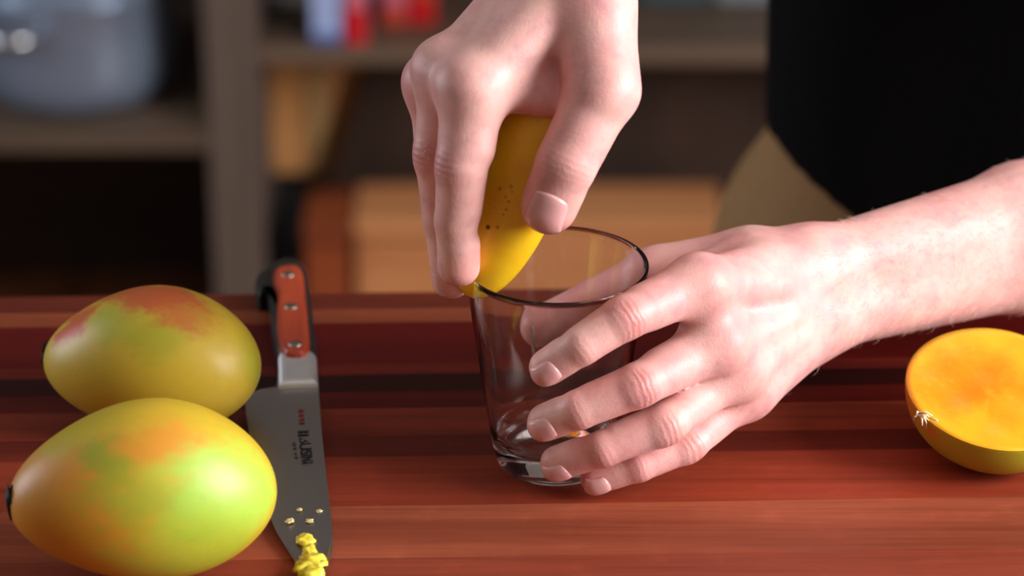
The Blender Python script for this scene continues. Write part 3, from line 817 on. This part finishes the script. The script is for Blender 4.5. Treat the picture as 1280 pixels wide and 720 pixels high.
# ---- hand holding the glass
HL = {
 'index':  ([J(872, 356, -14), J(781, 397, -41), J(727, 432, -49), J(685, 459, -46.5)], [.0118, .0096, .0086, .0076]),
 'middle': ([J(895, 430, -16), J(797, 482, -45), J(724, 512, -49), J(683, 528, -43.5)], [.0118, .0097, .0087, .0078]),
 'ring':   ([J(918, 462, -10), J(829, 531, -40), J(754, 561, -46), J(698, 579, -39.5)], [.0110, .0092, .0082, .0073]),
 'little': ([J(930, 490, 0), J(858, 556, -27), J(798, 582, -37), J(746, 598, -36.5)], [.0104, .0082, .0074, .0067]),
 'thumb':  ([J(938, 330, 50), J(822, 343, 55), J(742, 376, 58), J(672, 408, 52.5)], [.0145, .0118, .0102, .0086]),
}
LWR, LWU = J(1008, 334, 50), J(1020, 398, 44)
LER, LEU = J(1280, 272, 112), J(1280, 320, 108)
def ext(a, b, f): return a+(b-a)*f
L_ELB = (ext(LWR, LER, 1.85)+ext(LWU, LEU, 1.85))/2
palmL = [('c', LWR, ext(HL['index'][0][0], LWR, .0), .017, .0118), ('c', LWR*.6+LWU*.4, HL['middle'][0][0], .0165, .0122), ('c', LWR*.25+LWU*.75, HL['ring'][0][0], .0165, .0112), ('c', LWU, HL['little'][0][0], .0165, .0108),
         ('c', HL['index'][0][0], HL['middle'][0][0], .0108, .0108), ('c', HL['middle'][0][0], HL['ring'][0][0], .0105, .0100), ('c', HL['ring'][0][0], HL['little'][0][0], .0100, .0098),
         ('c', LWR, HL['thumb'][0][0], .0175, .0150), ('c', HL['thumb'][0][0], HL['thumb'][0][1], .0150, .0120),
         # flesh between thumb and index, ball of the thumb, heel of the hand
         ('c', J(935, 335, 36), J(858, 345, 26), .0150, .0090), ('c', J(960, 350, 40), J(880, 365, 16), .0150, .0110),
         ('c', J(985, 420, 46), J(938, 478, 12), .0180, .0130),
         # forearm
         ('c', LWR, LER, .0165, .0262), ('c', LWU, LEU, .0160, .0262), ('c', (LER), L_ELB, .0262, .036), ('c', LEU, L_ELB, .0262, .036)]
# ---- hand gripping the mango cheek
HR = {
 'index':  ([J(590, 112, -12), J(577, 206, -23), J(570, 276, -24), J(573, 332, -24)], [.0132, .0108, .0094, .0084]),
 'middle': ([J(559, 90, 8), J(547, 192, 0), J(554, 276, -2), J(564, 349, -3)], [.0120, .0102, .0090, .0080]),
 'ring':   ([J(545, 106, 33), J(546, 200, 30), J(560, 272, 32), J(577, 322, 34)], [.0115, .0096, .0084, .0074]),
 'little': ([J(566, 128, 52), J(568, 205, 50), J(583, 260, 48), J(598, 300, 45)], [.0105, .0086, .0076, .0068]),
 'thumb':  ([J(744, 8, 14), J(754, 112, -12), J(708, 205, -28), J(687, 256, -28)], [.0150, .0146, .0132, .0118]),
}
RWR, RWU = J(733, -30, 28), J(682, -38, 52)
R_ELB = np.array((0.075, 1.475, 0.40))
palmR = [('c', RWR, HR['index'][0][0], .0175, .0132), ('c', RWR*.6+RWU*.4, HR['middle'][0][0], .0170, .0125), ('c', RWR*.25+RWU*.75, HR['ring'][0][0], .0165, .0115), ('c', RWU, HR['little'][0][0], .0165, .0108),
         ('c', HR['index'][0][0], HR['middle'][0][0], .0110, .0110), ('c', HR['middle'][0][0], HR['ring'][0][0], .0105, .0100), ('c', HR['ring'][0][0], HR['little'][0][0], .0100, .0098),
         ('c', RWR, HR['thumb'][0][0], .0165, .0150), ('c', HR['thumb'][0][0], HR['thumb'][0][1], .0150, .0146),
         ('c', J(624, 108, -2), J(702, 127, 2), .0105, .0082), ('c', J(640, 94, 12), J(712, 106, 13), .0125, .0105), ('c', J(690, 40, 26), J(728, 84, 18), .0150, .0120), ('c', J(620, 80, 20), J(690, 10, 34), .016, .018),
         ('c', RWR, R_ELB+np.array((.012, 0, 0)), .0180, .036), ('c', RWU, R_ELB-np.array((.012, 0, 0)), .0180, .036)]
# dorsal (nail side) directions of the finger tips
def dors(tip, base, hint):
    a = nrm(tip-base); h = np.array(hint, float); h = h-a*(h@a); return nrm(h)
def out_from_glass(p): q = p-GA; q[2] = 0; return nrm(q)
fingers = []
for hand, HH in (('L', HL), ('R', HR)):
    for fn, (P, r) in HH.items():
        if hand == 'L':
            hint = out_from_glass(P[3]) + np.array((0.15, 0, -0.25 if fn in ('ring', 'little') else 0.10))
            if fn == 'thumb': hint = np.array((-0.2, 0.7, 0.6))
            if fn == 'little': hint = hint + np.array((0, 0, 0.25))
        else:
            hint = {'thumb': (-0.10, -1.0, 0.30), 'index': (-1.0, -0.12, 0.0), 'middle': (-0.9, -0.3, 0), 'ring': (-1, 0.1, 0), 'little': (-1, 0.4, 0)}[fn]
        fingers.append((hand, fn, P, r, dors(P[3], P[2], hint), hint))

def finger_prims(P, r, tipd, hint, thumb):
    r = [q*f_ for q, f_ in zip(r, (1.05, 1.06, 1.03, 1.09))]
    pr = [('c', P[0], P[1], r[0], r[1]), ('c', P[1], P[2], r[1]*.985, r[2]), ('c', P[2], P[3], r[2]*.985, r[3])]
    a = nrm(P[3]-P[2])
    # soft pad under the tip, slightly flattened nail side
    pr.append(('c', P[2]*.45+P[3]*.55-tipd*r[3]*.16, P[3]-tipd*r[3]*.12+a*r[3]*.10, r[3]*.96, r[3]*.90))
    for i in ((1, 2) if not thumb else (1, 2)):           # knuckle bumps
        d1, d0 = nrm(P[i+1]-P[i]) if i < 3 else a, nrm(P[i]-P[i-1])
        ax_ = nrm(d0+d1); h = np.array(hint, float); h = nrm(h-ax_*(h@ax_))
        if i == 1: pr.append(('c', P[i]+h*r[i]*(.13 if i == 1 else .0)-ax_*r[i]*.3, P[i]+h*r[i]*(.13 if i == 1 else .0)+ax_*r[i]*.3, r[i]*.86, r[i]*.86))
        # muscle swell of the phalanx, palm side
        m = (P[i-1]+P[i])/2 - h*r[i]*.18
        pr.append(('c', m-d0*r[i]*.9, m+d0*r[i]*.8, (r[i-1]+r[i])*(.485 if i == 1 else .465), (r[i-1]+r[i])*(.48 if i == 1 else .46)))
    return pr

FX = Field(axis((-0.10, -0.07, .006), (-0.07, 0.155, .00105), (0.155, 0.30, .0025), (0.30, 0.66, .009)),
           axis((1.15, 1.335, .00105), (1.335, 1.44, .0025), (1.44, 1.95, .009)),
           axis((-0.86, -0.03, .012), (-0.03, -0.002, .003), (-0.002, 0.245, .00105), (0.245, 0.34, .003), (0.34, 0.86, .008)))

def add_hand(palm, hand, k_palm, tendons):
    fs = [f for f in fingers if f[0] == hand]
    allp = palm + [('c', f[2][i], f[2][i+1], f[3][i], f[3][i+1]) for f in fs for i in range(3)]
    lo, hi = bounds_of(allp, 0.02); sl = FX.sub(lo, hi)
    P = field_of(FX, palm, k_palm, sl)
    if tendons:
        T = field_of(FX, tendons, .004, sl)
        P = smin(P, T, .006)
    Hd = P.copy()
    for (_, fn, Pt, r, td, hint) in fs:
        pr = finger_prims(Pt, r, td, hint, fn == 'thumb')
        l2, h2 = bounds_of(pr, 0.025); s2 = FX.sub(l2, h2)
        s2 = tuple(slice(max(a.start, b.start), min(a.stop, b.stop)) for a, b in zip(s2, sl))
        loc = tuple(slice(a.start-b.start, a.stop-b.start) for a, b in zip(s2, sl))
        Fi = field_of(FX, pr, .0022, s2)
        Hd[loc] = np.minimum(Hd[loc], smin(P[loc], Fi, .0075))
    FX.D[sl] = smin(FX.D[sl], Hd, .012)

def back_dir(wr, wu, mi, ml, toward):
    n = np.cross(mi-ml, (wr+wu)/2-(mi+ml)/2); n = nrm(n); return n if n@toward > 0 else -n
view = np.array((0, -_c, _s))
nL = back_dir(LWR, LWU, HL['index'][0][0], HL['little'][0][0], view)
nR = back_dir(RWR, RWU, HR['index'][0][0], HR['little'][0][0], view)
def tend(H, wr, wu, n, off):
    out = []
    for fn, t in (('index', .25), ('middle', .45), ('ring', .65), ('little', .85)):
        a = H[fn][0][0]; w = wr*(1-t)+wu*t; r0 = H[fn][1][0]
        out.append(('c', a+n*(r0*.45), a*.45+w*.55+n*off, .0068, .0050))
        out.append(('c', a+n*(r0*.42), a+n*(r0*.46), r0*.78, r0*.78))
    return out
add_hand(palmL, 'L', .012, tend(HL, LWR, LWU, nL, .0105))
add_hand(palmR, 'R', .012, tend(HR, RWR, RWU, nR, .0110))

# ---- arms and trunk
R_SH, L_SH = np.array((0.155, 1.66, 0.47)), np.array((0.515, 1.56, 0.44))
TC = 0.337
body = [('c', R_ELB, R_SH, .040, .052), ('c', L_ELB, L_SH, .040, .052), ('c', R_SH, L_SH, .060, .060),
        ('e', (TC-.01, 1.665, .30), (.165, .105, .19)), ('e', (TC, 1.715, .06), (.155, .112, .17)), ('e', (TC, 1.745, -.12), (.185, .125, .13)),
        ('c', (TC-.01, 1.61, .46), (TC-.01, 1.57, .57), .06, .052),
        ('e', (TC-.01, 1.53, .68), (.074, .094, .112)), ('e', (TC-.01, 1.475, .635), (.045, .05, .055)), ('c', (TC-.01, 1.437, .69), (TC-.01, 1.425, .665), .008, .013), ('e', (TC-.083, 1.545, .675), (.012, .02, .03)), ('e', (TC+.063, 1.545, .675), (.012, .02, .03)),
        ('c', (.255, 1.745, -.2), (.245, 1.745, -.5), .082, .058), ('c', (.245, 1.745, -.5), (.24, 1.765, -.81), .055, .042),
        ('c', (.435, 1.745, -.2), (.445, 1.745, -.5), .082, .058), ('c', (.445, 1.745, -.5), (.45, 1.765, -.81), .055, .042)]
for p in body:
    lo, hi = prim_box(p, .06); sl = FX.sub(lo, hi)
    FX.D[sl] = smin(FX.D[sl], ev(p, FX.grid(sl)), .03 if p[0] == 'c' and max(p[3:5]) > .03 or p[0] == 'e' and max(p[2]) > .1 else .008)
me, V, Fc = surface_nets(FX, 'body')
del FX.D

# ---- skin colour helpers stored on the vertices
joints = []
for (hand, fn, P, r, td, hint) in fingers:
    for i in (1, 2):
        ax_ = nrm(nrm(P[i]-P[i-1])+nrm(P[i+1]-P[i])); h = np.array(hint, float); h = nrm(h-ax_*(h@ax_))
        joints.append((P[i], ax_, h, r[i], (1.0, 1.0) if i == 1 and fn != 'thumb' else ((.35, 0.0) if i == 1 else (.45, .35))))
    n0 = nL if hand == 'L' else nR
    if fn != 'thumb':
        joints.append((P[0], nrm(P[1]-P[0]), n0, r[0]*1.15, (.55, 0.0)))
blush = np.zeros(len(V)); cre_w = np.zeros(len(V)); cre_s = np.zeros(len(V))
for (p, ax_, h, r, w) in joints:
    d = V-p; near = np.flatnonzero((d*d).sum(1) < (2.6*r)**2)
    if len(near) == 0: continue
    q = d[near]; s = q@ax_; hh = q@h; rad2 = (q*q).sum(1)-s*s
    side = np.clip((hh/np.sqrt(rad2+1e-9)-0.25)/0.5, 0, 1)
    ww = np.exp(-(s/(.62*r))**2)*side*(np.sqrt(rad2) < 2.0*r)
    blush[near] = np.maximum(blush[near], ww*w[0]); ww = ww*w[1]
    upd = ww > cre_w[near]
    cre_s[near] = np.where(upd, s, cre_s[near]); cre_w[near] = np.maximum(cre_w[near], ww)
tipf = np.zeros(len(V))
for (hand, fn, P, r, td, hint) in fingers:
    d = np.sqrt(((V-(P[3]+nrm(P[3]-P[2])*r[3]*.3))**2).sum(1)); tipf = np.maximum(tipf, np.clip(1.35-d/(r[3]*1.6), 0, 1))
for nm, arr in (('blush', blush), ('crease_w', cre_w), ('crease_s', cre_s*1000), ('tip', tipf)):
    a = me.attributes.new(nm, 'FLOAT', 'POINT'); a.data.foreach_set('value', arr.astype(np.float32))

k = NT('skin'); v = k.coord()
n1 = k.noise(28, 4, 0.6, v); n2 = k.noise(140, 3, 0.6, v); n3 = k.noise(900, 2, 0.6, v)
c = k.mix(k.ramp(n1.outputs[0], 0.35, 0.68), srgb(234, 182, 174), srgb(228, 162, 158))
c = k.mix(k.math('MULTIPLY', k.ramp(n2.outputs[0], 0.45, 0.75), 0.35), c, srgb(214, 142, 140))
c = k.mix(k.math('MULTIPLY', k.attr('blush'), 0.55), c, srgb(196, 110, 106))
c = k.mix(k.math('MULTIPLY', k.attr('tip'), 0.50), c, srgb(204, 112, 104))
n4 = k.noise(75, 3, 0.55, v, 0.2)
c = k.mix(k.math('MULTIPLY', k.ramp(n4.outputs[0], 0.52, 0.72), 0.30), c, srgb(176, 128, 140))
c = k.mix(k.math('MULTIPLY', k.math('SUBTRACT', 1.0, k.ramp(n4.outputs[0], 0.30, 0.48)), 0.22), c, srgb(240, 196, 176))
k.l(c, k.b.inputs['Base Color'])
k.setb(Roughness=0.44, Subsurface_Weight=0.16, Subsurface_Radius=(0.009, 0.0035, 0.002), Subsurface_Scale=0.45)
k.b.inputs['Specular IOR Level'].default_value = 0.42
wav = k.math('SINE', k.math('ADD', k.math('MULTIPLY', k.attr('crease_s'), 2.1), k.math('MULTIPLY', n2.outputs[0], 9.0)))
hgt = k.math('ADD', k.math('MULTIPLY', k.math('MULTIPLY', wav, k.attr('crease_w')), 0.17), k.math('ADD', k.math('MULTIPLY', n3.outputs[0], 0.30), k.math('MULTIPLY', n2.outputs[0], 0.35)))
k.bump(hgt, 0.55, 0.0009)
M['skin'] = k.m
person = empty('person', (TC, 1.745, FLOOR))
tag(person, 'person in black shirt and khaki trousers scooping mango into the glass', 'person')
bodyo = child(put('body', me, M['skin']), person)

# ---- finger nails
k = NT('nail'); k.setb(Base_Color=srgb(226, 168, 166), Roughness=0.28, Subsurface_Weight=0.1, Subsurface_Radius=(.004, .002, .001), Subsurface_Scale=.4); M['nail'] = k.m
from mathutils.bvhtree import BVHTree
bpy.context.view_layer.update()
BV = BVHTree.FromObject(bodyo, bpy.context.evaluated_depsgraph_get())
BM_ = bodyo.matrix_world.copy(); BMI = BM_.inverted()
def nail(P, r, td, thumb):
    a = nrm(P[3]-P[2]); s_ = np.cross(a, td); R0 = r[3]; n, m = 12, 14
    L0, L1 = (-.85*R0, .90*R0); W0 = (.76 if thumb else .74)*R0
    bm = bmesh.new(); g = []
    for j in range(m+1):
        vv = j/m; row = []
        wid = W0*(.90+.10*vv)
        for i in range(n+1):
            u = -1+2*i/n
            y = L0+(L1-L0)*vv
            if vv > .5: y -= .26*R0*(u*u)*(vv-.5)*2            # rounded free edge
            else: y += .22*R0*(u*u)*(.5-vv)*2                  # rounded root
            o = Vector(P[3]+a*y+s_*u*wid+td*3*R0)
            h = BV.ray_cast(BMI @ o, BMI.to_3x3() @ Vector(-td))[0]
            h = BM_ @ h if h is not None else Vector(P[3]+a*y+s_*u*wid)
            e = .00055-.0009*abs(u)**6-.0010*(1-vv)**10
            row.append(h + Vector(td)*e)
        g.append(row)
    g2 = [[bm.verts.new(p) for p in row] for row in g]
    for j in range(m):
        for i in range(n): bm.faces.new((g2[j][i], g2[j][i+1], g2[j+1][i+1], g2[j+1][i]))
    bmesh.ops.recalc_face_normals(bm, faces=bm.faces[:])
    bmesh.ops.solidify(bm, geom=bm.faces[:], thickness=.0006)
    o = from_bm('fingernail', bm, M['nail'], None, True)
    o.parent = bodyo; o.matrix_parent_inverse = BMI
    return o
for (hand, fn, P, r, td, hint) in fingers: nail(P, r, td, fn == 'thumb')

# ---- fine fair hairs on the forearm and the edge of the hand
me.calc_loop_triangles()
Nv = np.empty(len(V)*3, np.float32); me.vertices.foreach_get('normal', Nv); Nv = Nv.reshape(-1, 3)
adir = nrm(LEU-LWU)
cand = np.flatnonzero((V[:, 0] > LWU[0]-0.045) & (V[:, 0] < 0.30) & (V[:, 1] < 1.42) & (V[:, 2] > 0.02))
w = np.where(V[cand, 0] > LWU[0]-0.002, 1.0, np.where(Nv[cand]@np.array((.3, -.2, -.9)) > .35, .22, 0.015)) * np.where(V[cand, 0] > 0.155, 5.5, 1.0)
w = w*np.clip(Nv[cand]@view, .06, 1)**1.5
pick = rng.choice(cand, 1300, replace=False, p=w/w.sum())
hv, hf = [], []
for i in pick:
    p, n = V[i], Nv[i].astype(float)
    t = -adir*rng.uniform(.2, 1.0) + np.array((0, 0, -1))*rng.uniform(-.2, .9) + rng.normal(0, .35, 3)
    t = nrm(t-n*(t@n)); ln = rng.uniform(.003, .0068); s = np.cross(n, t)*.00005
    a, b, c3 = p-n*.0003, p+t*ln*.5+n*ln*.28, p+t*ln+n*ln*.34
    k0 = len(hv)
    u = n*.00005
    hv += [a+s, a-s, a+u*1.6, b+s*.8, b-s*.8, b+u*1.3, c3]
    hf += [(k0, k0+1, k0+4, k0+3), (k0+1, k0+2, k0+5, k0+4), (k0+2, k0, k0+3, k0+5), (k0+3, k0+4, k0+6), (k0+4, k0+5, k0+6), (k0+5, k0+3, k0+6)]
hme = bpy.data.meshes.new('arm_hair'); hme.from_pydata([tuple(q) for q in hv], [], hf)
ho = put('arm_hair', hme, plain('fair_hair', srgb(236, 204, 166), 0.45, bump=0)); ho['kind'] = 'stuff'
ho.parent = bodyo; ho.matrix_parent_inverse = BMI

# ---- clothes: same field, grown by a few millimetres, cut at hem and cuffs
M['shirt'] = plain('black_jersey', (0.003, 0.003, 0.004, 1), 0.9, var=0.25, scale=300, bump=0.2, Specular_IOR_Level=0.1)
M['khaki'] = plain('khaki_twill', srgb(150, 112, 68), 0.8, var=0.12, scale=220, bump=0.2)
def garment(name, prims, cut, ax_, k, mat, grow=0.0):
    F = Field(*ax_)
    for p in prims:
        lo, hi = prim_box(p, .08); sl = F.sub(lo, hi)
        F.D[sl] = smin(F.D[sl], ev(p, F.grid(sl)), k)
    F.D -= grow
    g = F.grid((slice(None),)*3)
    for c in cut: F.D = np.maximum(F.D, c(g))
    m, _, _ = surface_nets(F, name)
    return child(put(name, m, mat), person)
cuffR, cuffL = R_ELB*.35+R_SH*.65, L_ELB*.45+L_SH*.55
shirt = [('c', cuffR, R_SH, .058, .064), ('c', cuffL, L_SH, .058, .064), ('c', R_SH, L_SH, .068, .068),
         ('e', (TC-.01, 1.665, .30), (.178, .120, .20)), ('c', (TC-.085, 1.700, .14), (TC-.085, 1.708, -.14), .098, .092), ('c', (TC+.085, 1.690, .14), (TC+.088, 1.69, -.18), .098, .105), ('c', (TC, 1.67, .2), (TC+.01, 1.675, -.18), .10, .115)]
garment('shirt', shirt, [lambda g: ((-0.022-0.62*np.clip(g[0]-.165, -.03, .2))-g[2])*.85+0*g[1]], (axis((.04, .72, .007)), axis((1.44, 1.90, .007)), axis((-.22, .60, .007))), .03, M['shirt'])
trous = [('e', (TC, 1.745, -.13), (.208, .140, .155)), ('e', (TC, 1.735, -.02), (.172, .128, .10)), ('c', (.245, 1.745, -.2), (.24, 1.745, -.5), .100, .075), ('c', (.24, 1.745, -.5), (.235, 1.765, -.84), .075, .066),
         ('c', (.445, 1.745, -.2), (.45, 1.745, -.5), .100, .075), ('c', (.45, 1.745, -.5), (.455, 1.765, -.84), .075, .066)]
garment('trousers', trous, [lambda g: (g[2]-0.0)+0*g[0]+0*g[1], lambda g: (-0.86-g[2])+0*g[0]+0*g[1]], (axis((.08, .62, .008)), axis((1.56, 1.92, .008)), axis((-.90, .05, .008))), .02, M['khaki'])
M['shoe'] = plain('dark_leather', (0.02, 0.014, 0.01, 1), 0.4)
for sx in (.235, .455):
    garment('shoe', [('c', (sx, 1.785, -.855), (sx, 1.63, -.868), .042, .036), ('c', (sx, 1.775, -.85), (sx, 1.768, -.81), .042, .042)], [lambda g: (-0.9-g[2])+0*g[0]+0*g[1]], (axis((sx-.07, sx+.07, .006)), axis((1.56, 1.86, .006)), axis((-.915, -.74, .006))), .02, M['shoe'])
garment('hair', [('e', (TC-.01, 1.545, .70), (.082, .098, .108))], [lambda g: ((1.53-g[1])*.62-(g[2]-.705)*.78)+0*g[0]], (axis((TC-.12, TC+.10, .006)), axis((1.40, 1.68, .006)), axis((.56, .84, .006))), .01, plain('brown_hair', srgb(70, 46, 28), 0.6, scale=300, bump=0.5))
